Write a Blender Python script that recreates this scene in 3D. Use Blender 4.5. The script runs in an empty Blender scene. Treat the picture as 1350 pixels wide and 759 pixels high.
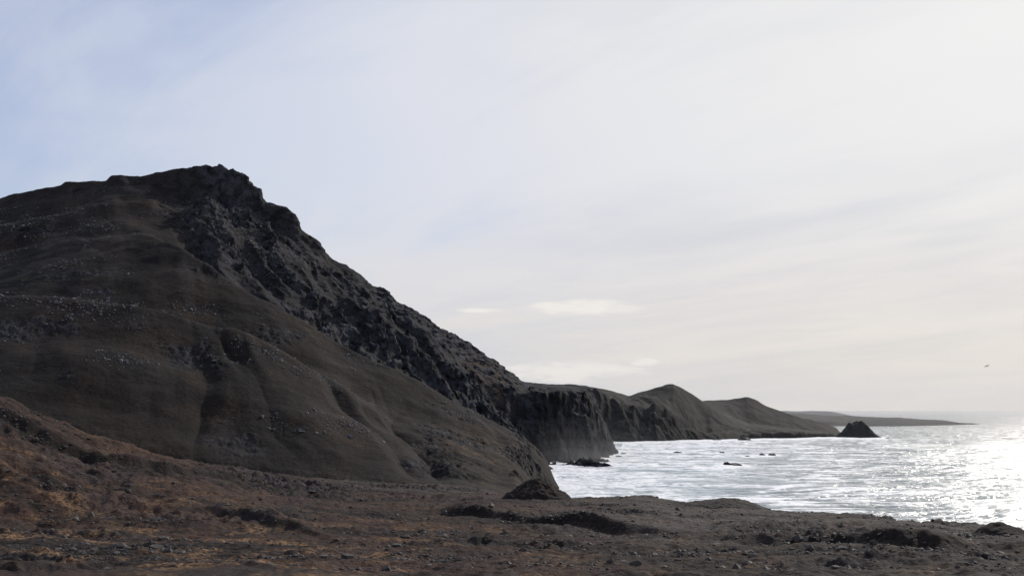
import bpy, math, numpy as np
from math import radians, sin, cos, tan, atan
rng=np.random.default_rng(7)
sc=bpy.context.scene
sc.view_settings.view_transform='Standard'
try: sc.view_settings.look='None'
except: pass
sc.view_settings.exposure=0

# ------------------------------------------------------------ camera
F=1312.5; TH=atan(161.5/F); ZC=34.0
cam=bpy.data.cameras.new("camera"); cam.lens=35; cam.sensor_width=36; cam.clip_start=0.5; cam.clip_end=200000
co=bpy.data.objects.new("camera",cam); sc.collection.objects.link(co)
co.location=(0,0,ZC); co.rotation_euler=(radians(90)+TH,0,0); sc.camera=co

def ray(px,py):
    v=(379.5-py)/F
    Yc=cos(TH)-v*sin(TH)
    return (px-675)/F/Yc, (sin(TH)+v*cos(TH))/Yc
def P(px,py,Y):
    t,s=ray(px,py); return (t,Y,ZC+s*Y)
def Zp(px,z,Y):
    return ((px-675)/F/1.0,Y,z)
def Wp(px,py,z=0.0):
    t,s=ray(px,py); return (t,(z-ZC)/s,z)
def T(px): return (px-675)/F

# ------------------------------------------------------------ noise
MASK=0xffffffff
_a=np.arange(256)/256*2*np.pi
GX=np.cos(_a); GY=np.sin(_a)
def h2(ix,iy,seed):
    h=(ix*374761393+iy*668265263+seed*974634777)&MASK
    h=((h^(h>>13))*1274126177)&MASK
    return h^(h>>16)
def n2(x,y,seed=0):
    x0=np.floor(x).astype(np.int64); y0=np.floor(y).astype(np.int64)
    fx=x-x0; fy=y-y0
    u=fx*fx*fx*(fx*(fx*6-15)+10); v=fy*fy*fy*(fy*(fy*6-15)+10)
    def g(dx,dy):
        h=h2(x0+dx,y0+dy,seed)&255
        return GX[h]*(fx-dx)+GY[h]*(fy-dy)
    a=g(0,0); b=g(1,0); c=g(0,1); d=g(1,1)
    return ((a+(b-a)*u)+((c+(d-c)*u)-(a+(b-a)*u))*v)*1.5
def fbm(x,y,oct=4,seed=0,gain=.5):
    s=0; a=1
    for i in range(oct):
        s=s+a*n2(x*2**i+i*17.3,y*2**i-i*9.1,seed+i); a*=gain
    return s
def ridged(x,y,oct=4,seed=0,gain=.5):
    s=0; a=1; 
    for i in range(oct):
        s=s+a*(1-2*np.abs(n2(x*2**i+i*7.7,y*2**i+i*3.3,seed+i))); a*=gain
    return s/1.6
def sst(a,b,x):
    t=np.clip((x-a)/(b-a),0,1); return t*t*(3-2*t)
def gsm(A,sig,axis):
    if sig<=0: return A
    r=int(3*sig)+1; k=np.exp(-0.5*(np.arange(-r,r+1)/sig)**2); k/=k.sum()
    pad=[(0,0),(0,0)]; pad[axis]=(r,r)
    B=np.pad(A,pad,mode='edge'); out=np.zeros_like(A)
    n=A.shape[axis]
    for i,w in enumerate(k):
        out+=w*(B[i:i+n] if axis==0 else B[:,i:i+n])
    return out

class Table:
    def __init__(s,lines,px0,px1,dpx,Y0,Y1,dY,sx,sy):
        s.t=np.arange(T(px0),T(px1),dpx/F); s.Y=np.arange(Y0,Y1,dY)
        Ls=[]
        for L in lines:
            L=sorted(L); tt=[p[0] for p in L]
            Ls.append((np.interp(s.t,tt,[p[1] for p in L]),np.interp(s.t,tt,[p[2] for p in L])))
        YY=np.array([l[0] for l in Ls]); ZZ=np.array([l[1] for l in Ls])
        for k in range(1,len(YY)): YY[k]=np.maximum(YY[k],YY[k-1]+2)
        H=np.empty((len(s.t),len(s.Y)))
        for i in range(len(s.t)): H[i]=np.interp(s.Y,YY[:,i],ZZ[:,i])
        H=gsm(H,sx,0); H=gsm(H,sy,1); s.H=H; s.dt=dpx/F; s.dY=dY
    def __call__(s,X,Y,ymin=60):
        t=X/np.maximum(Y,ymin)
        a=np.clip((t-s.t[0])/s.dt,0,len(s.t)-1.001); b=np.clip((Y-s.Y[0])/s.dY,0,len(s.Y)-1.001)
        i=a.astype(int); j=b.astype(int); u=a-i; v=b-j; H=s.H
        return (H[i,j]*(1-u)*(1-v)+H[i+1,j]*u*(1-v)+H[i,j+1]*(1-u)*v+H[i+1,j+1]*u*v)

# ------------------------------------------------------------ main landmass
PX0,PX1=-600,2000
Hc=[P(-600,450,200),P(-300,480,200),P(0,521,200),P(60,547,202),P(120,578,205),P(200,601,210),P(300,619,220),P(380,633,230),P(450,641,235),
    P(600,650,240),P(735,655,238),P(850,653,236),P(900,659,228),P(960,664,218),P(1050,676,200),P(1150,683,188),P(1250,691,180),P(1350,695,175),P(2000,700,165)]
def off(L,dy,dz):
    out=[]
    for (t,Y,z) in L:
        px=t*F+675
        out.append((t,Y+np.interp(px,[d[0] for d in dy],[d[1] for d in dy]),z+np.interp(px,[d[0] for d in dz],[d[1] for d in dz])))
    return out
def dens(L,n=200):
    L=sorted(L); ts=np.linspace(L[0][0],L[-1][0],n)
    return list(zip(ts,np.interp(ts,[p[0] for p in L],[p[1] for p in L]),np.interp(ts,[p[0] for p in L],[p[2] for p in L])))
Ha=off(dens(Hc),[(-600,25),(380,25),(735,13),(2000,13)],[(-600,-5),(0,-5),(300,-2),(380,-1),(640,-1.5),(735,-12),(800,-17),(2000,-19)])
G=[Zp(-600,34,300),Zp(0,27,290),Zp(120,21,290),Zp(200,17,292),Zp(380,14,300),Zp(600,12,302),Zp(680,8.5,305),Zp(715,2,310),Zp(745,-6,310),Zp(2000,-6,310)]
MB=[P(-600,400,400),P(-100,392,400),P(0,394,400),P(100,396,400),P(200,409,400),P(280,421,400),P(330,437,396),P(400,478,390),P(480,530,385),P(560,573,380),
    P(620,597,370),P(680,617,360),Zp(715,3,365),Zp(738,-6,370),Zp(2000,-6,370)]
MBa=off(dens(MB),[(-600,40),(2000,38)],[(-600,1),(100,-2),(200,-6),(330,-6),(420,-1),(520,3),(620,3),(700,2),(745,0)])
S1=[P(-600,360,560),P(0,345,560),P(120,316,556),P(200,308,548),P(240,324,528),P(300,360,505),P(370,403,490),P(440,446,480),P(500,477,470),
    P(560,504,465),P(620,534,460),P(680,570,455),P(705,588,452),P(720,604,450),P(732,636,448),Zp(745,-6,448),Zp(2000,-6,448)]
S1a=off(dens(S1,400),[(-600,25),(200,25),(300,36),(2000,40)],[(-600,8),(180,8),(240,-3),(300,-16),(440,-26),(620,-30),(700,-30),(745,0)])
S1a=[(a,b,max(c,-6)) for a,b,c in S1a]
CM=[P(-600,320,620),P(0,298,620),P(150,272,625),P(240,283,625),P(300,302,615),P(360,348,610),P(440,405,610),P(500,428,615),P(560,464,625),P(620,505,640),
    P(670,550,655),P(700,596,655),Wp(735,609),Wp(780,607),Wp(800,602),Wp(812,600,-1),Zp(822,-6,735),Zp(2000,-6,735)]
CF=[P(-600,325,668),P(0,275,668),P(140,249,678),P(200,242,680),P(250,264,683),P(300,276,685),P(345,295,686),P(390,320,688),P(440,355,692),P(540,420,700),
    P(620,478,700),P(690,520,686),P(735,515,684),P(775,515,714),P(790,546,738),P(800,572,742),P(812,600,745),Zp(822,-6,748),Zp(2000,-6,748)]
SK=[P(-600,300,680),P(-300,290,680),P(0,262,682),P(40,250,684),P(80,243,688),P(86,238,688),P(140,239,690),P(146,232,690),P(165,231,692),P(200,225,694),P(250,222,694),P(268,218,694),P(292,217,694),P(305,223,694),P(325,233,694),P(330,240,694),P(343,251,694),
    P(348,267,694),P(376,270,696),P(388,281,697),P(394,290,697),P(397,304,698),P(418,315,700),P(430,329,703),P(434,338,703),P(470,358,708),P(500,380,714),P(540,404,722),P(580,430,732),P(620,455,742),
    P(655,476,756),P(660,482,756),P(684,497,768),P(688,502,768),P(708,504,770),P(775,508,778),P(784,524,775),P(795,556,770),P(806,577,766),P(813,599,764),Zp(824,-6,764),Zp(2000,-6,764)]
BK=off(dens(SK,500),[(-600,60),(2000,50)],[(-600,-6),(300,-14),(700,-8),(775,-14),(812,0)])
BK=[(a,b,max(c,-6)) for a,b,c in BK]
EN=[Zp(-600,60,1100),Zp(500,40,1100),Zp(700,10,1100),Zp(760,-6,1100),Zp(2000,-6,1100)]
L0=[Zp(-600,27,40),Zp(2000,26.6,40)]
L1=[Zp(-600,22.5,75),Zp(2000,21.5,75)]
L2=[Zp(-600,23,130),Zp(-100,20,130),Zp(0,19.4,130),Zp(300,17.9,130),Zp(700,17.4,130),Zp(1350,17.0,130),Zp(2000,17,130)]
LN=[Zp(-600,32.6,0),Zp(2000,32.6,0)]
MT=Table([LN,L0,L1,L2,Hc,Ha,G,MB,MBa,S1,S1a,CM,CF,SK,BK,EN],PX0,PX1,1.5,-80,1110,1.0,1.2,2.0)
MT.H[:,MT.Y<0]=32.6

bank1=[(560,676),(660,683),(720,692),(800,703),(930,713)]
bank2=[(890,703),(1000,714),(1100,722),(1200,733),(1310,743)]
bank3=[(190,690),(280,688),(360,700),(450,712)]
bank4=[(1270,728),(1420,738)]
def bankY(b,zz=17.0):
    return [Wp(x,y,zz) for x,y in b]
BK1=bankY(bank1,16.6);BK2=bankY(bank2,17.5);BK3=bankY(bank3,17.6);BK4=bankY(bank4,17.6)
BK5=[(T(-40),182,0),(T(60),180,0),(T(150),182,0),(T(250),190,0),(T(340),200,0)]

def height(X,Y):
    """full terrain height + masks"""
    t=X/np.maximum(Y,60); px=t*F+675
    B=MT(X,Y)
    land=sst(-5.5,0.5,B)
    m2=sst(500,545,Y)*sst(200,300,px+ (Y-560)*0.3)          # craggy face behind the spur
    m2=np.maximum(m2,sst(672,690,Y)*sst(60,200,px)*0.7)
    m2=np.maximum(m2,sst(640,690,Y)*0.15)
    top=1-0.72*sst(668,694,Y)*(px<700)
    top=top*(1-.93*sst(700,735,Y)*sst(640,700,px))
    scl=sst(680,715,px)*sst(640,660,Y)*(1-sst(705,745,Y))     # sea cliff
    rim=1-.9*scl*sst(24,38,B)
    m1=sst(285,330,Y)*(1-m2)
    fg=1-sst(290,320,Y)
    wx=X+10*n2(X/40,Y/40,91); wy=Y+10*n2(X/40,Y/40,92)
    cc=.83*wx+.55*wy; ll=.55*wx-.83*wy
    Z=B.copy()
    # buttresses and chutes run down the face
    but=ridged(cc/48,ll/170,3,11,.45)
    big=fbm(cc/60,ll/60,3,15)
    cragm=sst(-.2,.35,n2(cc/40,ll/85,17)+.5*n2(cc/15,ll/30,18)+ .4*sst(520,640,px)+.25*np.exp(-((px-300)/60)**2)*sst(672,684,Y)+.05)
    crag=ridged(cc/15,ll/24,5,21,.55)
    blk=fbm(cc/6,ll/8,4,31,.6)
    Z+=m2*land*top*rim*(14*(but-.5)+5*big)*(.55+.45*sst(-30,40,B))*(1-.6*scl)
    Z+=m2*top*land*cragm*rim*(6.5*(crag-.5)+1.5*blk)*(1-.3*scl)
    Z+=m2*land*.4*(1-cragm)*fbm(X/5,Y/5,3,33)
    st=B/11+0.9*n2(X/60,Y/60,55); stp=(np.floor(st)+sst(.3,.7,st-np.floor(st))-st)
    Z+=m2*land*top*stp*6.0*cragm*rim
    Z+=m2*land*sst(675,690,Y)*(1-sst(640,700,px))*cragm*(.9*np.round(2*n2(X/7,Y/14,58))/2+.6*blk)
    # scree slope: shallow gullies
    gx=.9*X+.43*Y; gl=.43*X-.9*Y
    gw=gx+9*n2(gx/36,gl/60,61)+2*n2(gx/12,gl/25,62)
    gul=ridged(gw/34,gl/190,1,41,.4)*1.6; gul2=ridged(gw/13,gl/80,1,43)*1.6
    gz=sst(296,330,Y)*(1-sst(380,450,Y))*sst(160,340,px)
    gamp=.2+.9*sst(-.25,.35,n2(X/50,Y/90,66))
    Z-=m1*land*(1.9*gz+.5)*np.clip(gul-.4,0,1)**1.4*3.0*gamp
    Z-=m1*land*(.5*gz+.15)*np.clip(gul2-.5,0,1)*1.6*gamp
    Z+=m1*land*(3.6*fbm(X/65,Y/65,3,71)+.26*fbm(X/9,Y/9,4,72,.55))
    toe=sst(655,690,px)*sst(330,360,Y)*(1-sst(455,470,Y))
    rk=sst(.28,.6,n2(X/45+3,Y/30,74)+.3*n2(X/9,Y/9,75)+.4*np.exp(-((Y-425)/25)**2)*sst(300,100,px)+.6*toe)*m1
    Z+=rk*land*(.7+1.2*toe)*fbm(X/3.2,Y/3.2,3,76,.65)
    # foreground lumps
    nearf=sst(20,70,Y)
    Z+=fg*land*nearf*(.65*fbm(X/24,Y/16,3,81)+.28*fbm(X/4.5,Y/4.5,3,84,.6)+.12*fbm(X/1.1,Y/1.1,2,87,.6))
    hill=sst(380,100,px)*sst(110,150,Y)*fg
    Z+=hill*(1.0*fbm(X/12,Y/9,4,88,.6)-.5*np.clip(ridged(X/16+Y/40,Y/30,2,89)-.6,0,1))
    lx=(px-385)/105; 
    lav=np.exp(-(lx**2))*np.exp(-((Y-214)/22.)**2)
    lav=np.maximum(lav,.8*np.exp(-((px-560)/100)**2)*np.exp(-((Y-268)/9.)**2))
    lav=np.maximum(lav,.42*sst(.15,.45,n2(X/28+5,Y/14,95))*fg)
    Z+=lav*land*fg*(2.1*(ridged(X/7,Y/5,4,96,.6)-.45))
    bank_shade=np.zeros_like(Z)
    for Bk,hh,sd in ((BK1,1.7,1),(BK2,1.9,2),(BK3,.9,3),(BK4,1.4,4),(BK5,1.5,5)):
        ts=[p[0] for p in Bk]; ys=[p[1] for p in Bk]
        yc=np.interp(t,ts,ys)+3.5*n2(X/16,Y/90,200+sd)+1.6*n2(X/3.5,Y/20,210+sd)
        fade=sst(ts[0]-.01,ts[0]+.06,t)*(1-sst(ts[-1]-.06,ts[-1]+.01,t))
        d=Y-yc
        hv=np.clip(.95+.6*n2(X/14,Y/25,220+sd),.6,1.3)
        f=sst(-1.7,1.7,d)*np.exp(-np.clip(d-1,0,99)/22)*fade*hv
        Z+=hh*f
        bank_shade=np.maximum(bank_shade,fade*np.exp(-((d-.1)/2.3)**2)*np.clip(hv+.35*fbm(X/2.5,Y/2.5,3,230),0,1))  # backlit shade of the banks, also put into the colour
    nz=fbm(X/30,Y/22,4,301)
    rock=m2*(.5+.5*cragm)
    rock=np.maximum(rock,.75*lav*fg)
    rock=np.maximum(rock,.6*rk)
    n3=fbm(X/9,Y/7,5,311,.6)
    och=np.zeros_like(Z)
    och+=fg*sst(850,100,px)*sst(-.1,.5,n3+.25*nz)*(.8-.7*sst(130,175,Y))
    och+=fg*.32*sst(0.1,.6,n3)*sst(250,120,Y)
    och+=.8*np.exp(-((px-640)/50)**2)*sst(305,330,Y)*(1-sst(400,450,Y))*sst(-.2,.4,n3)
    och+=1.0*np.exp(-((px-645)/25)**2)*np.exp(-((Y-700)/26)**2)*m2*sst(-.2,.3,n2(X/12,Y/9,319))
    och+=.18*sst(.2,.7,fbm(X/40,Y/25,4,313))*m1
    och*=(1-.95*bank_shade)*(1-.8*np.clip(lav,0,1))
    red=np.clip(hill*.55+fg*.75*sst(1200,500,px)*sst(-.5,.35,nz)+.5*m1*sst(-.1,.6,fbm(gx/30,gl/90,4,321)),0,1)
    grv=fg*sst(640,880,px)*sst(110,150,Y)*(1-lav*.7)
    grv=np.maximum(grv,fg*sst(215,250,Y)*sst(380,480,px)*.7*(1-lav))
    grv=np.maximum(grv,.35*m1*sst(.1,.6,fbm(gw/14,gl/130,4,335)))
    grv=grv*(1-.9*bank_shade)
    dark=np.clip(.6*bank_shade+ m1*(.75*sst(-.05,.6,fbm(gw/26,gl/120,4,331))+.15*sst(.5,.9,gul)) +fg*.66*sst(-.05,.5,fbm(X/26,Y/11,5,333,.6))+.35*scl,0,1)  # painted shade on the banks, plus streak, gully and cliff tones
    return Z,dict(rock=np.clip(rock,0,1),ochre=np.clip(och,0,1),red=red*(1-.6*bank_shade),gravel=np.clip(grv,0,1),bank=dark)

def grid_mesh(name,X,Y,Z,attrs=None,smooth=True):
    R,C=X.shape
    me=bpy.data.meshes.new(name)
    v=np.stack([X,Y,Z],-1).reshape(-1,3).astype(np.float32)
    me.vertices.add(R*C); me.vertices.foreach_set("co",v.ravel())
    i=np.arange(R*C).reshape(R,C)
    q=np.stack([i[:-1,:-1],i[:-1,1:],i[1:,1:],i[1:,:-1]],-1).reshape(-1,4)
    n=len(q)
    me.loops.add(n*4); me.loops.foreach_set("vertex_index",q.ravel().astype(np.int32))
    me.polygons.add(n); me.polygons.foreach_set("loop_start",(np.arange(n)*4).astype(np.int32))
    me.polygons.foreach_set("loop_total",np.full(n,4,np.int32))
    me.polygons.foreach_set("use_smooth",np.full(n,smooth))
    me.update(calc_edges=True)
    if attrs:
        for k,a in attrs.items():
            at=me.attributes.new(k,'FLOAT','POINT'); at.data.foreach_set("value",a.ravel().astype(np.float32))
    o=bpy.data.objects.new(name,me); sc.collection.objects.link(o); return o

# ------------------------------------------------------------ node helpers
class NT:
    def __init__(s,tree): s.t=tree; s.n=tree.nodes; s.l=tree.links
    def new(s,ty,**k):
        n=s.n.new(ty)
        for a,b in k.items(): setattr(n,a,b)
        return n
    def put(s,sock,v):
        if isinstance(v,bpy.types.NodeSocket): s.l.new(v,sock)
        elif v is not None:
            if hasattr(sock.default_value,'__len__') and len(sock.default_value)==4 and len(v)==3: v=(*v,1)
            sock.default_value=v
    def math(s,op,a,b=None,c=None,clamp=False):
        n=s.new('ShaderNodeMath',operation=op); n.use_clamp=clamp
        s.put(n.inputs[0],a); s.put(n.inputs[1],b)
        if c is not None: s.put(n.inputs[2],c)
        return n.outputs[0]
    def vmath(s,op,a,b=None,scale=None):
        n=s.new('ShaderNodeVectorMath',operation=op); s.put(n.inputs[0],a)
        if b is not None: s.put(n.inputs[1],b)
        if scale is not None: s.put(n.inputs['Scale'],scale)
        return n.outputs['Value'] if op in('DOT_PRODUCT','LENGTH') else n.outputs[0]
    def mix(s,f,a,b):
        n=s.new('ShaderNodeMix',data_type='RGBA'); s.put(n.inputs[0],f); s.put(n.inputs[6],a); s.put(n.inputs[7],b); return n.outputs[2]
    def noise(s,vec,scale,detail=5,rough=.55,dist=0,col=False):
        n=s.new('ShaderNodeTexNoise'); s.put(n.inputs['Vector'],vec); n.inputs['Scale'].default_value=scale
        n.inputs['Detail'].default_value=detail; n.inputs['Roughness'].default_value=rough; n.inputs['Distortion'].default_value=dist
        return n.outputs[1 if col else 0]
    def mr(s,v,a,b,c=0.,d=1.,smooth=True):
        n=s.new('ShaderNodeMapRange'); n.interpolation_type='SMOOTHSTEP' if smooth else 'LINEAR'
        s.put(n.inputs[0],v)
        for i,x in zip((1,2,3,4),(a,b,c,d)): n.inputs[i].default_value=x
        return n.outputs[0]
    def attr(s,name): 
        n=s.new('ShaderNodeAttribute'); n.attribute_name=name; return n.outputs['Fac']
    def bump(s,h,strength,dist,nrm=None):
        n=s.new('ShaderNodeBump'); s.put(n.inputs['Height'],h); s.put(n.inputs['Strength'],strength); n.inputs['Distance'].default_value=dist
        if nrm is not None: s.put(n.inputs['Normal'],nrm)
        return n.outputs[0]
def newmat(name):
    m=bpy.data.materials.new(name); m.use_nodes=True; nt=NT(m.node_tree); nt.n.clear()
    o=nt.new('ShaderNodeOutputMaterial'); b=nt.new('ShaderNodeBsdfPrincipled'); nt.l.new(b.outputs[0],o.inputs[0])
    return m,nt,b,o

def terrain_mat(name,fine=1.0,dark=1.0,bs=1.0,bl=.35,rkk=1.0,sat=1.0):
    m,nt,b,o=newmat(name)
    pos=nt.new('ShaderNodeNewGeometry').outputs['Position']
    big=nt.noise(pos,.02,4,.6); mid=nt.noise(pos,.16*fine,5,.65); fin=nt.noise(pos,1.3*fine,4,.7)
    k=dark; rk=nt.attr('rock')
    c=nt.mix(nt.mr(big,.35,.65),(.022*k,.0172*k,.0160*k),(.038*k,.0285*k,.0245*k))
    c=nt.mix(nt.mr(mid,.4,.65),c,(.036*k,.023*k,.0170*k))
    c=nt.mix(nt.math('MULTIPLY',nt.attr('red'),nt.mr(mid,.3,.6,.35,1)),c,(.076*k,.038*k,.023*k))
    c=nt.mix(nt.math('MULTIPLY',nt.attr('gravel'),nt.mr(fin,.3,.6,.55,1)),c,(.086*k,.070*k,.062*k))
    kr=k*rkk
    rc=nt.mix(nt.mr(mid,.38,.62),(.020*kr,.020*kr,.023*kr),(.068*kr,.070*kr,.081*kr))
    hs=nt.new('ShaderNodeHueSaturation'); hs.inputs['Saturation'].default_value=sat; nt.put(hs.inputs['Color'],c); c=hs.outputs[0]
    c=nt.mix(nt.math('MULTIPLY',rk,.85),c,rc)
    om=nt.math('MULTIPLY',nt.attr('ochre'),nt.mr(nt.math('ADD',nt.math('MULTIPLY',mid,.5),nt.math('MULTIPLY',fin,.5)),.40,.56),clamp=True)
    oc=nt.mix(nt.mr(fin,.35,.65),(.12*k,.066*k,.034*k),(.24*k,.145*k,.076*k))
    c=nt.mix(om,c,oc)
    c=nt.mix(nt.math('MULTIPLY',nt.attr('bank'),.85),c,(.0115*k,.0098*k,.0094*k))  # near-black for painted shade on the banks and other dark tones
    gr=nt.mr(fin,.32,.68,.5,1.5,False)
    vm=nt.new('ShaderNodeVectorMath',operation='SCALE'); nt.put(vm.inputs[0],c); nt.put(vm.inputs['Scale'],gr); c=vm.outputs[0]
    nt.put(b.inputs['Base Color'],c)
    b.inputs['Roughness'].default_value=.9; b.inputs['Specular IOR Level'].default_value=.1
    sm=nt.math('MULTIPLY',nt.mr(rk,0,.7,bl,1),bs)
    n1=nt.bump(mid,sm,1.6/fine); n2_=nt.bump(fin,sm,.4/fine,n1)
    nt.put(b.inputs['Normal'],n2_)
    return m
M_ground=terrain_mat("volcanic_soil",1.6,.82,.9,.9,1,.86)
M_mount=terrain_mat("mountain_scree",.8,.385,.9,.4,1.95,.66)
M_far=terrain_mat("far_rock",.35,.26,.8,.3,1.0,.45)
M_coast=terrain_mat("coast_rock",.35,.3,.8,.3,.9,.5)

# ------------------------------------------------------------ ground
tt=np.linspace(T(-420),T(1800),1400)
Yr=np.concatenate([np.linspace(-70,66,24),70*np.exp(np.linspace(0,1,430)*math.log(304/70.))])
TT,YY=np.meshgrid(tt,Yr)
X=TT*np.maximum(YY,60)
Z,A=height(X,YY); Z-=0.6*sst(298,304,YY)
g=grid_mesh("ground",X,YY,Z,A); g.data.materials.append(M_ground)
# ------------------------------------------------------------ mountain
tt=np.linspace(T(-380),T(838),1080)
Yr=np.concatenate([np.arange(296,480,.9),np.arange(480,590,1.1),np.arange(590,800,.6),np.linspace(800,1100,36)])
TT,YY=np.meshgrid(tt,Yr); X=TT*YY
Z,A=height(X,YY); Z-=0.6*(1-sst(298,304,YY))
hd=A['rock']*sst(480,560,YY)
px=TT*F+675
rib=sst(680,715,px)*sst(640,660,YY)*(1-sst(705,745,YY))*sst(-4,6,Z)
X2=X+hd*1.8*fbm(Z/4,YY/6,3,401); Y2=YY+hd*1.8*fbm(X/5,Z/4,3,402)+rib*7*(ridged(X/13,Z/45,4,405,.55)-.5)
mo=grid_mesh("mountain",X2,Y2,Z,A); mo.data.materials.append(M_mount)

# ------------------------------------------------------------ farther headland hills
W=[Wp(600,584),Wp(760,583),Wp(805,582),Wp(860,581.5),Wp(920,580),Wp(980,578),Wp(1050,577),Wp(1090,576),Wp(1106,575.5),Zp(1114,-6,1280),Zp(1400,-6,1290)]
FT=[P(600,505,1150),P(775,513,1150),P(830,526,1170),P(880,541,1180),P(915,560,1195),P(932,571,1205),P(960,570,1230),P(1050,570,1265),P(1100,571,1295),Zp(1114,-6,1300),Zp(1400,-6,1300)]
FTa=off(dens(FT,300),[(0,50),(2000,45)],[(600,-4),(775,-8),(915,-12),(935,-2),(960,1),(1100,0),(1114,0)])
H2=[P(600,503,1340),P(775,508,1340),P(800,513,1340),P(830,521,1340),P(858,512,1340),P(878,505.5,1340),P(888,505,1340),P(900,510,1340),P(915,519,1342),P(930,530,1345),P(960,549,1350),P(985,560,1355),P(1040,566,1360),P(1090,571,1360),Zp(1114,-6,1360),Zp(1400,-6,1360)]
H2a=off(dens(H2,300),[(0,50),(2000,40)],[(600,-6),(885,-18),(930,-6),(960,2),(1050,1),(1114,0)])
H3=[P(600,520,1480),P(885,536,1480),P(930,527.5,1480),P(960,526,1480),P(985,522,1480),P(995,525,1480),P(1010,534,1480),P(1040,545,1475),P(1080,556,1465),P(1103,563,1460),P(1109,572,1455),Zp(1116,-6,1450),Zp(1400,-6,1450)]
E3=[Zp(600,20,1700),Zp(900,-6,1650),Zp(1400,-6,1650)]
S0=[Zp(600,-6,1050),Zp(1400,-6,1050)]
W0=[(a,b-6,-6) for a,b,c in W]
HT=Table([S0,W0,W,FT,FTa,H2,H2a,H3,E3],600,1250,.8,1040,1720,2,1.2,1.4)
tt=np.linspace(T(640),T(1120),640); Yr=np.concatenate([np.arange(1080,1330,1.5),np.arange(1330,1500,2),np.linspace(1502,1700,20)])
TT,YY=np.meshgrid(tt,Yr); X=TT*YY; Z=HT(X,YY); ld=sst(-5.5,2,Z)
wx=X+10*n2(X/40,YY/40,501); ro=sst(1215,1175,YY+10*n2(X/30,YY/30,505))
topm=1-.8*sst(1290,1335,YY)
Z+=ld*topm*((5+7*ro)*(ridged(wx/45,YY/160,3,502)-.6)+2.2*ro*fbm(X/9,YY/9,4,503))
Z+=ld*.6*fbm(X/16,YY/16,4,504)
hl=grid_mesh("hills",X,YY,Z,dict(rock=.6*ro,ochre=.12*sst(.0,.6,fbm(X/60,YY/40,3,506))*(1-ro),red=.2*(1-ro),gravel=.2*(1-ro)+0*X,bank=.7*sst(-.1,.5,fbm(X/40,YY/60,4,507)))); hl.data.materials.append(M_far)

# ------------------------------------------------------------ distant low coast
C0=[Wp(900,556),Wp(1030,559),Wp(1100,561.5),Wp(1180,562),Wp(1240,560.5),Wp(1290,559),Zp(1302,-4,2500),Zp(1500,-4,2500)]
C1=[P(900,549,2350),P(1040,553,2350),P(1090,556,2300),P(1150,555,2300),P(1210,556,2350),P(1260,557.5,2450),P(1290,558.5,2500),Zp(1302,-4,2600),Zp(1500,-4,2600)]
C2=[P(900,541,3000),P(1030,543.5,3000),P(1090,547,2950),P(1140,549,2900),P(1200,551.5,2900),P(1240,554,2850),P(1262,557,2800),Zp(1290,-4,2750),Zp(1500,-4,2750)]
C3=[Zp(900,-4,3300),Zp(1500,-4,3300)]
Cm=[(a,b-15,-4) for a,b,c in C0]
CT=Table([[Zp(900,-4,1900),Zp(1500,-4,1900)],Cm,C0,C1,C2,C3],900,1500,1,1900,3400,6,1.2,1)
tt=np.linspace(T(940),T(1310),400); Yr=np.arange(1980,3300,6.)
TT,YY=np.meshgrid(tt,Yr); X=TT*YY; Z=CT(X,YY)+2.2*fbm(X/60,YY/60,4,601)*sst(-3.5,2,CT(X,YY))
cc=grid_mesh("distant_coast",X,YY,Z,dict(rock=.2+0*X,ochre=.4*sst(-.1,.4,fbm(X/90,YY/60,3,602)),red=0*X,gravel=.4+0*X,bank=0*X)); cc.data.materials.append(M_coast)
tt=np.linspace(T(1000),T(1140),160); Yr=np.linspace(5200,6200,40)
TT,YY=np.meshgrid(tt,Yr); X=TT*YY
Z=-4+ (34+8*n2(X/300,YY*0,610)+3*n2(X/90,YY/90,611))*sst(5200,5400,YY)*(1-sst(5900,6200,YY))*(1-sst(T(1085),T(1135),TT))
cc2=grid_mesh("distant_coast",X,YY,Z,dict(rock=.2+0*X,ochre=0*X,red=0*X,gravel=.4+0*X,bank=0*X)); cc2.data.materials.append(M_coast)

# ------------------------------------------------------------ sea stack
def lump(name,cx,cy,prof,depth,z0,mat,seed,amp=.1,n=90,m=60):
    xs=np.linspace(prof[0][0],prof[-1][0],n); hs=np.interp(xs,[p[0] for p in prof],[p[1] for p in prof])
    ys=np.linspace(-1,1,m); XX,V=np.meshgrid(xs,ys); HH=np.tile(hs,(m,1))
    sh=np.clip(1-np.abs(V)**2.2,0,1)**.7
    ws=(np.clip(1-((XX-(xs[0]+xs[-1])/2)/((xs[-1]-xs[0])/2))**2,0,1)**.4*.8+.2)
    Yv=V*depth*ws
    Sc=max(hs)
    Z=HH*sh*(1+amp*fbm(XX/Sc*1.5,Yv/Sc*1.5,5,seed,.6))+amp*Sc*.35*(ridged(XX/Sc*2.2,Yv/Sc*2.2,4,seed+5)-.5)*sh-.4*Sc*.1
    o=grid_mesh(name,cx+XX,cy+Yv,z0+Z,dict(rock=.6+0*XX,ochre=0*XX,red=0*XX,gravel=0*XX,bank=0*XX)); o.data.materials.append(mat); return o
t,s=ray(1136,576.5); Yst=-ZC/s; u=Yst/F
lump("sea_stack",t*Yst,Yst+12,[(-30*u,1),(-26*u,5*u),(-20*u,8*u),(-16*u,14*u),(-11*u,20*u),(-4*u,22*u),(4*u,21*u),(10*u,18.5*u),(15*u,13*u),(19*u,7*u),(25*u,3*u),(30*u,.5)],15,0,M_far,700,.12)

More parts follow.
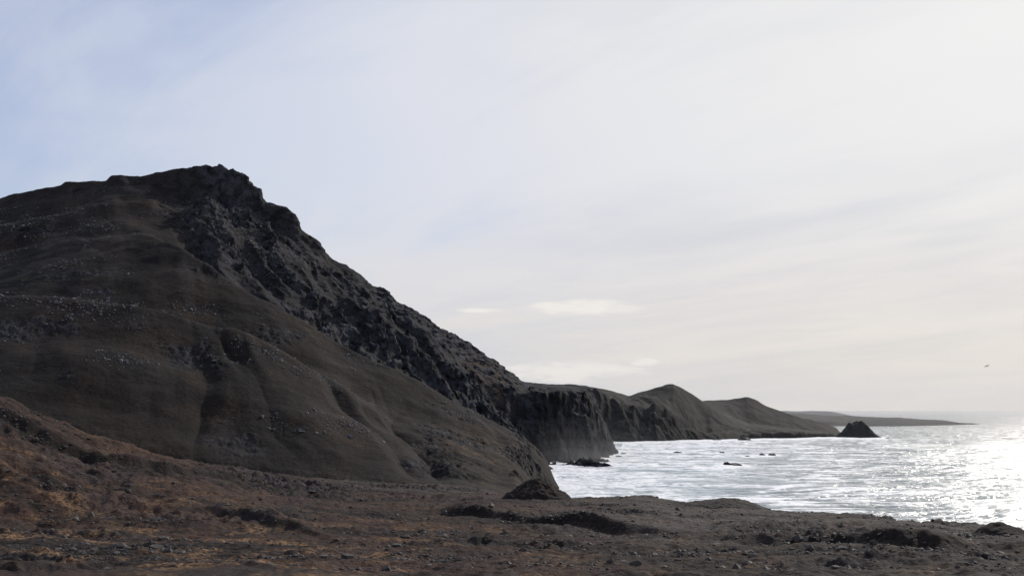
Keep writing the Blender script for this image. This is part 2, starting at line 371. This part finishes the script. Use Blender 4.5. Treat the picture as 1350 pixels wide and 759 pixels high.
# ------------------------------------------------------------ generic rock mesh mass
import bmesh
def icos():
    bm=bmesh.new(); bmesh.ops.create_icosphere(bm,subdivisions=1,radius=1)
    v=np.array([x.co[:] for x in bm.verts]); f=np.array([[q.index for q in p.verts] for p in bm.faces]); bm.free()
    bm=bmesh.new(); bmesh.ops.create_icosphere(bm,subdivisions=3,radius=1)
    v2=np.array([x.co[:] for x in bm.verts]); f2=np.array([[q.index for q in p.verts] for p in bm.faces]); bm.free()
    return v,f,v2,f2
IV,IF,IV2,IF2=icos()
def tri_mesh(name,V,Fc,mat,smooth=False):
    me=bpy.data.meshes.new(name); me.vertices.add(len(V)); me.vertices.foreach_set("co",V.astype(np.float32).ravel())
    n=len(Fc); me.loops.add(n*3); me.loops.foreach_set("vertex_index",Fc.ravel().astype(np.int32)); me.polygons.add(n)
    me.polygons.foreach_set("loop_start",(np.arange(n)*3).astype(np.int32)); me.polygons.foreach_set("loop_total",np.full(n,3,np.int32))
    me.polygons.foreach_set("use_smooth",np.full(n,smooth)); me.update(calc_edges=True); me.materials.append(mat)
    o=bpy.data.objects.new(name,me); sc.collection.objects.link(o); return o
def stones(name,pts,size,mat,big=False,flat=.6):
    v0,f0=(IV2,IF2) if big else (IV,IF); n=len(pts)
    V=v0[None]+(rng.normal(0,.14,(n,len(v0),3)) if not big else 0)
    if big:
        d=np.stack([1+.28*fbm(v0[:,0]*1.3+i*9,v0[:,1]*1.3+v0[:,2]*1.7,4,800+i,.6) for i in range(n)])
        V=v0[None]*d[...,None]
    a=rng.uniform(0,2*np.pi,n); sx=rng.uniform(.7,1.4,n); sy=rng.uniform(.7,1.2,n); sz=rng.uniform(.4,1.,n)*flat/.6
    V=V*np.stack([sx,sy,sz],-1)[:,None]*np.asarray(size)[:,None,None]
    ca,sa=np.cos(a)[:,None],np.sin(a)[:,None]
    x=V[...,0]*ca-V[...,1]*sa; y=V[...,0]*sa+V[...,1]*ca
    V=np.stack([x,y,V[...,2]],-1)+np.asarray(pts)[:,None]
    Fc=f0[None]+(np.arange(n)*len(v0))[:,None,None]
    return tri_mesh(name,V.reshape(-1,3),Fc.reshape(-1,3),mat)
def rock_mat(name,c1,c2,sc_=1.0):
    m,nt,b,o=newmat(name); pos=nt.new('ShaderNodeNewGeometry').outputs['Position']
    rn=nt.new('ShaderNodeNewGeometry').outputs['Random Per Island']
    n=nt.noise(pos,2*sc_,3,.65); c=nt.mix(nt.math('MULTIPLY',nt.math('ADD',n,rn),.5),c1,c2)
    nt.put(b.inputs['Base Color'],c); b.inputs['Roughness'].default_value=.8
    return m
M_st=rock_mat("basalt_stone",(.013,.011,.010),(.060,.048,.042))
M_st2=rock_mat("pale_stone",(.02,.02,.022),(.14,.138,.147))
M_wet=rock_mat("wet_rock",(.010,.010,.011),(.022,.020,.020),.5)

n=16000
px=rng.uniform(-60,1420,n); Yv=78*np.exp(rng.uniform(0,1,n)*math.log(290/78.)); tx=T(px); Xv=tx*Yv
dn=fbm(Xv/14,Yv/10,3,900)
k=(dn+rng.uniform(-.6,.5,n))>0; Xv,Yv=Xv[k],Yv[k]
Zv,Am=height(Xv,Yv); k=Zv>6; Xv,Yv,Zv=Xv[k],Yv[k],Zv[k]
sz=np.clip(rng.lognormal(-2.2,.55,len(Xv)),.05,.6)
stones("stones",np.stack([Xv,Yv,Zv],-1),sz,M_st)
n=60000; px=rng.uniform(-60,1400,n); Yv=80*np.exp(rng.uniform(0,1,n)*math.log(290/80.)); Xv=T(px)*Yv
Zv,Am=height(Xv,Yv); k=(Zv>6)&(np.maximum(Am['rock'],.9*Am['bank'])>.42+rng.uniform(0,.4,n)); Xv,Yv,Zv=Xv[k][:8000],Yv[k][:8000],Zv[k][:8000]
sz=np.clip(rng.lognormal(-1.75,.5,len(Xv)),.1,.8)
stones("boulders",np.stack([Xv,Yv,Zv],-1),sz,M_st)
n=110000; px=rng.uniform(-60,640,n); Yv=rng.uniform(330,680,n); Xv=T(px)*Yv
dn=fbm(Xv/40,Yv/25,4,920,.6)
band=1.4*np.exp(-((Yv-428)/26)**2)*sst(330,120,px)+1.2*np.exp(-((px-320)/90)**2)*sst(570,610,Yv)+.6*sst(200,60,px)*np.exp(-((Yv-610)/45)**2)
k=(dn*.9+band*1.1+rng.uniform(-1.1,0,n))>.22; k&=rng.uniform(0,1,n)<.7
Xv,Yv=Xv[k],Yv[k]; Zv,Am=height(Xv,Yv)
sz=np.clip(rng.lognormal(-1.35,.5,len(Xv)),.12,1.1)
stones("scree_stones",np.stack([Xv,Yv,Zv],-1),sz,M_st2)
sk=[(893,597,4),(940,597,4.5),(952,597.5,4),(958,612,5),(968,613,7),(975,613.5,4),(1005,600,4),(1018,600,6),(985,602,3),(1010,577,7),(982,580,7),(945,580,5),
    (822,599,4),(815,602,5),(790,607,5),(760,609,4),(1170,578,3)]
pts=[];ss=[]
for a,b_,r in sk:
    t,s=ray(a,b_); Y=-ZC/s; pts.append((t*Y,Y,.2)); ss.append(r*Y/F)
stones("sea_rocks",pts,ss,M_wet,True,.38)

# ------------------------------------------------------------ gravel mounds
M_mound=terrain_mat("dark_gravel",2.2,.38,.8,.8,1,.7)
M_mound2=terrain_mat("grey_gravel",2.2,.7,.8,.8,1,.8)
def mound(px,Y,rad,h,seed,mat,asym=0.,pk=.02):
    n=110; a=np.linspace(0,2*np.pi,n+1); r=np.linspace(0,1.15,60); Rr,Aa=np.meshgrid(r,a,indexing='ij')
    cx=T(px)*Y
    rr=rad*Rr*(1+.07*np.sin(Aa*2+seed)+.05*np.sin(3*Aa+seed*2)); X=cx+rr*np.cos(Aa)*(1+asym*np.sign(np.cos(Aa))); Yy=Y+rr*np.sin(Aa)
    base,_=height(X,Yy); b0=float(height(np.array([cx]),np.array([float(Y)]))[0][0])
    prof=h*(1-np.sqrt(Rr**2+pk)+.5*pk**.5)
    prof=np.where(Rr<.85,prof,np.maximum(prof,0)+h*.03)
    w_=sst(.3,1,Rr)
    Z=b0*(1-w_)+base*w_+prof+.07*h*fbm(X/1.6,Yy/1.6,4,seed,.6)*(1-sst(.9,1.1,Rr))-.35*sst(.95,1.15,Rr)
    o=grid_mesh("gravel_mound",X,Yy,Z,dict(rock=0*X,ochre=0*X,red=.2+0*X,gravel=.15+0*X if mat is M_mound else .9+0*X,bank=0*X)); o.data.materials.append(mat)
mound(706,226,7.8,4.9,5,M_mound,.05,.06)
mound(957,212,8.5,2.1,9,M_mound2,0,.08)
mound(1303,146,3.9,1.8,13,M_mound,0,.05)

# ------------------------------------------------------------ sea
SEL=radians(31); SAZ=radians(36)
sd=np.array([sin(SAZ)*cos(SEL),cos(SAZ)*cos(SEL),sin(SEL)])
tt=np.concatenate([np.linspace(-3,T(690),60)[:-1],np.linspace(T(690),T(1420),720),np.linspace(T(1420),3,60)[1:]])
Yr=np.concatenate([np.arange(120,1000,1.35),1000*np.exp(np.linspace(0,1,240)*math.log(80000/1000.))])
TT,YY=np.meshgrid(tt,Yr); X=TT*YY
fd=np.exp(-np.clip(YY-900,0,1e9)/900)*(np.abs(X)<1500)
Xa=X*.97+YY*.22; Ya=YY*.97-X*.22
wx=Xa+14*n2(Xa/60,Ya/60,1001); wy=Ya+10*n2(Xa/80,Ya/50,1002)
sw=n2(wx/70,wy/18,1003); w2=1-2*np.abs(n2(wx/30,wy/9,1004)); w3=fbm(wx/10,wy/4,3,1006,.6)
Z=fd*(.8*sw+.42*w2+.24*w3)
px=TT*F+675
ysh=np.interp(px,[690,735,780,812,822,860,920,980,1050,1106,1112,1165,1175,1500],[655]+[Wp(a,b)[1] for a,b in((735,609),(780,607),(812,600))]+[Wp(a,b)[1] for a,b in((822,582),(860,581.5),(920,580),(980,578),(1050,577),(1106,575.5))]+[1290,1290,9000,9000])
d=ysh-YY
shore=np.exp(-np.clip(d,0,1e9)/75)*(d>-15)*(ysh<5000)
bay=np.exp(-((px-800)/190)**2)*sst(260,400,YY)*(1-sst(1000,1300,YY))
lace=ridged(X/22+.3*n2(X/9,YY/9,1020),YY/14,4,1010,.6)
brk=sst(.42,.8,w2+.6*sw)
foam=shore*(.9+.9*lace)+bay*(.42+.95*sst(.4,.8,lace))*(.65+.8*n2(X/70,YY/60,1013))
foam+=1.2*np.exp(-np.clip(d,0,1e9)/16)*(d>-15)*(ysh<5000)
foam+=.95*brk*sst(230,330,YY)*(1-sst(1000,1500,YY))*sst(1400,900,px)*sst(-.3,.2,n2(X/70,YY/45,1014))
foam+=.3*brk*(1-sst(1500,3000,YY))
foam+=.8*np.exp(-((px-735)/24)**2)*np.exp(-((YY-440)/80)**2)
for a,b_,r in sk:
    t,s=ray(a,b_); Y=-ZC/s; foam+=.9*np.exp(-(((X-t*Y)/(2.4*r*Y/F))**2+((YY-Y+3)/(14))**2))
foam=np.clip(foam,0,1)
milk_glare=np.clip(bay*.9+shore+.35*(1-sst(900,1600,YY)),0,1)  # pale aerated water, with glare also put into its colour
se=grid_mesh("sea",X,YY,Z,dict(foam=foam,milk_glare=milk_glare))
m,nt,b,o=newmat("sea_water"); pos=nt.new('ShaderNodeNewGeometry').outputs['Position']
v=nt.vmath('MULTIPLY',pos,(.45,1,1))
n1=nt.noise(v,.07,5,.65,.4); nn=nt.noise(v,.5,4,.65,.3); n3=nt.noise(v,.012,4,.6,.5)
fo=nt.math('MULTIPLY',nt.attr('foam'),nt.mr(nt.math('ADD',nt.math('MULTIPLY',nn,.6),nt.math('MULTIPLY',n1,.4)),.34,.54),clamp=True)
c=nt.mix(nt.mr(n3,.35,.65),(.050,.080,.095),(.085,.12,.135))
c=nt.mix(nt.math('MULTIPLY',nt.attr('milk_glare'),nt.mr(n1,.3,.6,.4,1)),c,(.26,.33,.35))  # base colour lifted for aeration and for painted glare
c=nt.mix(fo,c,(.88,.89,.89))
nt.put(b.inputs['Base Color'],c)
nt.put(b.inputs['Roughness'],nt.math('ADD',nt.mr(n3,.3,.7,.18,.32),nt.math('MULTIPLY',fo,.4)))
b.inputs['IOR'].default_value=1.33
bb=nt.bump(n1,1.,2.2); bb=nt.bump(nn,.9,.5,bb); nt.put(b.inputs['Normal'],bb)
se.data.materials.append(m)

# ------------------------------------------------------------ seagull
def gull(px,py,Y,span):
    bm=bmesh.new()
    def ring(x,r,z=0,sq=1): return [bm.verts.new((x,r*cos(a)*sq,z+r*sin(a))) for a in np.linspace(0,2*np.pi,9)[:-1]]
    body=[(-.30,.01,.02),(-.24,.035,.01),(-.12,.06,0),(0,.075,0),(.12,.065,.01),(.18,.045,.025),(.23,.045,.035),(.27,.035,.035),(.30,.012,.03),(.345,.005,.02)]
    rs=[ring(x,r,z) for x,r,z in body]
    for a_,b_ in zip(rs[:-1],rs[1:]):
        for i in range(8): bm.faces.new((a_[i],a_[(i+1)%8],b_[(i+1)%8],b_[i]))
    bm.faces.new(rs[0][::-1]); bm.faces.new(rs[-1])
    for sg in(-1,1):
        st=[(0.02,.05,.11,.02),(.28,.06,.10,.10),(.42,.04,.085,.09),(.58,-.04,.05,.05),(.68,-.12,.01,.02)]
        up=[];lo=[]
        for y,xc,ch,z in st:
            yy=sg*y
            up.append([bm.verts.new((xc+ch*.7,yy,z)),bm.verts.new((xc+ch*.2,yy,z+.018)),bm.verts.new((xc-ch,yy,z-.005))])
            lo.append(bm.verts.new((xc+ch*.2,yy,z-.008)))
        for i in range(len(st)-1):
            for j in range(2): bm.faces.new((up[i][j],up[i][j+1],up[i+1][j+1],up[i+1][j]))
            bm.faces.new((up[i][0],lo[i],lo[i+1],up[i+1][0])); bm.faces.new((up[i][2],lo[i],lo[i+1],up[i+1][2]))
    tl=[bm.verts.new(p) for p in((-.26,-.03,.02),(-.26,.03,.02),(-.42,.08,.015),(-.42,-.08,.015))]; bm.faces.new(tl)
    me=bpy.data.meshes.new("seagull"); bm.normal_update(); bm.to_mesh(me); bm.free()
    ob=bpy.data.objects.new("seagull",me); sc.collection.objects.link(ob)
    mm,q,b2,_=newmat("gull_feathers"); ps=q.new('ShaderNodeTexCoord').outputs['Object']
    sx=q.new('ShaderNodeSeparateXYZ'); q.put(sx.inputs[0],ps)
    q.put(b2.inputs['Base Color'],q.mix(q.mr(q.math('ABSOLUTE',sx.outputs[1]),.1,.55),(.16,.16,.17),(.03,.03,.035)))
    me.materials.append(mm); x,y,z=P(px,py,Y); ob.location=(x*Y,Y,z); ob.rotation_euler=(radians(18),radians(-12),radians(200)); ob.scale=(span,)*3
gull(1301,482.5,170,.9)

# ------------------------------------------------------------ light
L=bpy.data.lights.new("sun",'SUN'); L.energy=3.3; L.angle=radians(.6); L.color=(1,.93,.84)
lo=bpy.data.objects.new("sun",L); sc.collection.objects.link(lo)
from mathutils import Vector
lo.rotation_euler=Vector(sd).to_track_quat('Z','Y').to_euler()
# ------------------------------------------------------------ sky
w=bpy.data.worlds.new("World"); sc.world=w; w.use_nodes=True; nt=NT(w.node_tree); nt.n.clear()
out=nt.new('ShaderNodeOutputWorld')
sky=nt.new('ShaderNodeTexSky'); sky.sky_type='NISHITA'; sky.sun_disc=False; sky.sun_elevation=SEL; sky.sun_rotation=SAZ; sky.altitude=50; sky.dust_density=1.0; sky.air_density=1.0
b1=nt.new('ShaderNodeBackground'); nt.put(b1.inputs[0],sky.outputs[0]); b1.inputs[1].default_value=.11
d=nt.new('ShaderNodeTexCoord').outputs['Generated']
dv=nt.vmath('NORMALIZE',d)
sp=nt.new('ShaderNodeSeparateXYZ'); nt.put(sp.inputs[0],dv); dx,dy,dz=sp.outputs
zz=nt.math('ADD',nt.math('MAXIMUM',dz,0.),.16)
cv=nt.new('ShaderNodeCombineXYZ'); nt.put(cv.inputs[0],nt.math('DIVIDE',dx,zz)); nt.put(cv.inputs[1],nt.math('DIVIDE',dy,zz))
def streak(ang,sa,sb,offs):
    a_=radians(ang); A_=nt.vmath('DOT_PRODUCT',cv.outputs[0],(sin(a_),cos(a_),0)); B_=nt.vmath('DOT_PRODUCT',cv.outputs[0],(cos(a_),-sin(a_),0))
    k=nt.new('ShaderNodeCombineXYZ'); nt.put(k.inputs[0],nt.math('MULTIPLY',A_,sa)); nt.put(k.inputs[1],nt.math('MULTIPLY',B_,sb)); k.inputs[2].default_value=offs
    return k.outputs[0]
st=nt.noise(streak(-42,.38,.85,3.3),1.2,7,.56,.7)
fs=nt.noise(streak(-48,.6,2.0,8.1),1.5,6,.6,.9)
bg=nt.noise(streak(-60,.45,.6,1.7),.8,4,.5,.5)
sdot=nt.vmath('DOT_PRODUCT',dv,tuple(sd))
glow=nt.math('POWER',nt.math('MAXIMUM',sdot,0.),14.)
tex=nt.math('ADD',nt.math('MULTIPLY',st,.48),nt.math('ADD',nt.math('MULTIPLY',bg,.36),nt.math('MULTIPLY',fs,.16)))
side=nt.mr(sdot,.68,.96)
lft=nt.mr(sdot,.55,.82)
cov=nt.mr(tex,.39,.59)
cov=nt.math('ADD',nt.math('ADD',nt.math('MULTIPLY',cov,.34),.42),nt.math('ADD',nt.math('MULTIPLY',side,.35),nt.math('MULTIPLY',lft,.2)))
cov=nt.math('ADD',cov,nt.mr(dz,.0,.22,.45,0.),clamp=True)
low=nt.mr(dz,.0,.26,1,0)
cb=nt.mix(low,(.545,.60,.84),(.665,.68,.71))
cb=nt.mix(lft,cb,nt.mix(low,(.59,.645,.78),(.675,.675,.69)))
cb=nt.mix(side,cb,nt.mix(low,(.65,.67,.73),(.715,.66,.60)))
cw=nt.mix(low,(.69,.72,.82),(.78,.74,.69))
cw=nt.mix(side,cw,nt.mix(low,(.81,.81,.82),(.85,.775,.69)))
cc_=nt.mix(nt.mr(tex,.41,.59),cb,cw)
cc_=nt.mix(nt.math('MULTIPLY',glow,.9,clamp=True),cc_,(.93,.92,.91))
az=nt.math('DIVIDE',dx,dy); el=nt.math('DIVIDE',dz,dy)
cn=nt.new('ShaderNodeCombineXYZ'); nt.put(cn.inputs[0],nt.math('MULTIPLY',az,26.)); nt.put(cn.inputs[1],nt.math('MULTIPLY',el,110.))
cno=nt.noise(cn.outputs[0],1.0,7,.65,.3)
tot=None
for (cx,cy,wx_,wy_) in ((768,406,84,13),(745,490,110,16),(848,477,24,6),(630,409,35,4)):
    t_,s_=ray(cx,cy)
    e=nt.math('ADD',nt.math('POWER',nt.math('ABSOLUTE',nt.math('DIVIDE',nt.math('SUBTRACT',az,t_),wx_/F)),2.),nt.math('POWER',nt.math('ABSOLUTE',nt.math('DIVIDE',nt.math('SUBTRACT',el,s_),wy_/F)),2.))
    f=nt.math('SUBTRACT',1.,e); f=nt.math('ADD',f,nt.math('MULTIPLY',nt.math('SUBTRACT',cno,.5),4.0))
    f=nt.mr(f,-.2,1.0); f=nt.math('MULTIPLY',f,nt.mr(e,.4,1.6,1,0))
    tot=f if tot is None else nt.math('MAXIMUM',tot,f)
front=nt.math('GREATER_THAN',dy,0.)
tot=nt.math('MULTIPLY',nt.math('MULTIPLY',tot,front),.8)
cc_=nt.mix(tot,cc_,(.90,.87,.82)); cov=nt.math('MAXIMUM',cov,tot)
b2=nt.new('ShaderNodeBackground'); nt.put(b2.inputs[0],cc_); b2.inputs[1].default_value=1.0
mx=nt.new('ShaderNodeMixShader'); nt.put(mx.inputs[0],cov); nt.l.new(b1.outputs[0],mx.inputs[1]); nt.l.new(b2.outputs[0],mx.inputs[2]); nt.l.new(mx.outputs[0],out.inputs[0])

# ------------------------------------------------------------ haze over the open sea and spray at the cliff foot (real volumes)
def vol(o,den,an,col=(.93,.96,1,1)):
    mh=bpy.data.materials.new(o.name+"_air"); mh.use_nodes=True; q=NT(mh.node_tree); q.n.clear(); oo=q.new('ShaderNodeOutputMaterial'); vs=q.new('ShaderNodeVolumeScatter')
    vs.inputs['Density'].default_value=den; vs.inputs['Anisotropy'].default_value=an; vs.inputs['Color'].default_value=col
    q.l.new(vs.outputs[0],oo.inputs['Volume']); o.data.materials.append(mh)
# one air layer starting over the bay
bpy.ops.mesh.primitive_cube_add(size=1,location=(0,7050,110)); hz=bpy.context.object; hz.name="haze"; hz.scale=(16000,12200,240); vol(hz,7.5e-5,.2,(.86,.93,1,1))
par=bpy.data.objects.new("sea_spray",None); sc.collection.objects.link(par)
for i,(a,b_,c,dn) in enumerate(((36,24,10,1.3e-3),(50,28,16,8e-4),(64,32,23,5e-4),(80,36,31,3e-4))):
    bpy.ops.mesh.primitive_uv_sphere_add(segments=48,ring_count=24,radius=1,location=(40+i*3,660,0)); q_=bpy.context.object; q_.name="mist_%d"%(i+1); q_.scale=(a,b_,c); vol(q_,dn,.3); q_.parent=par
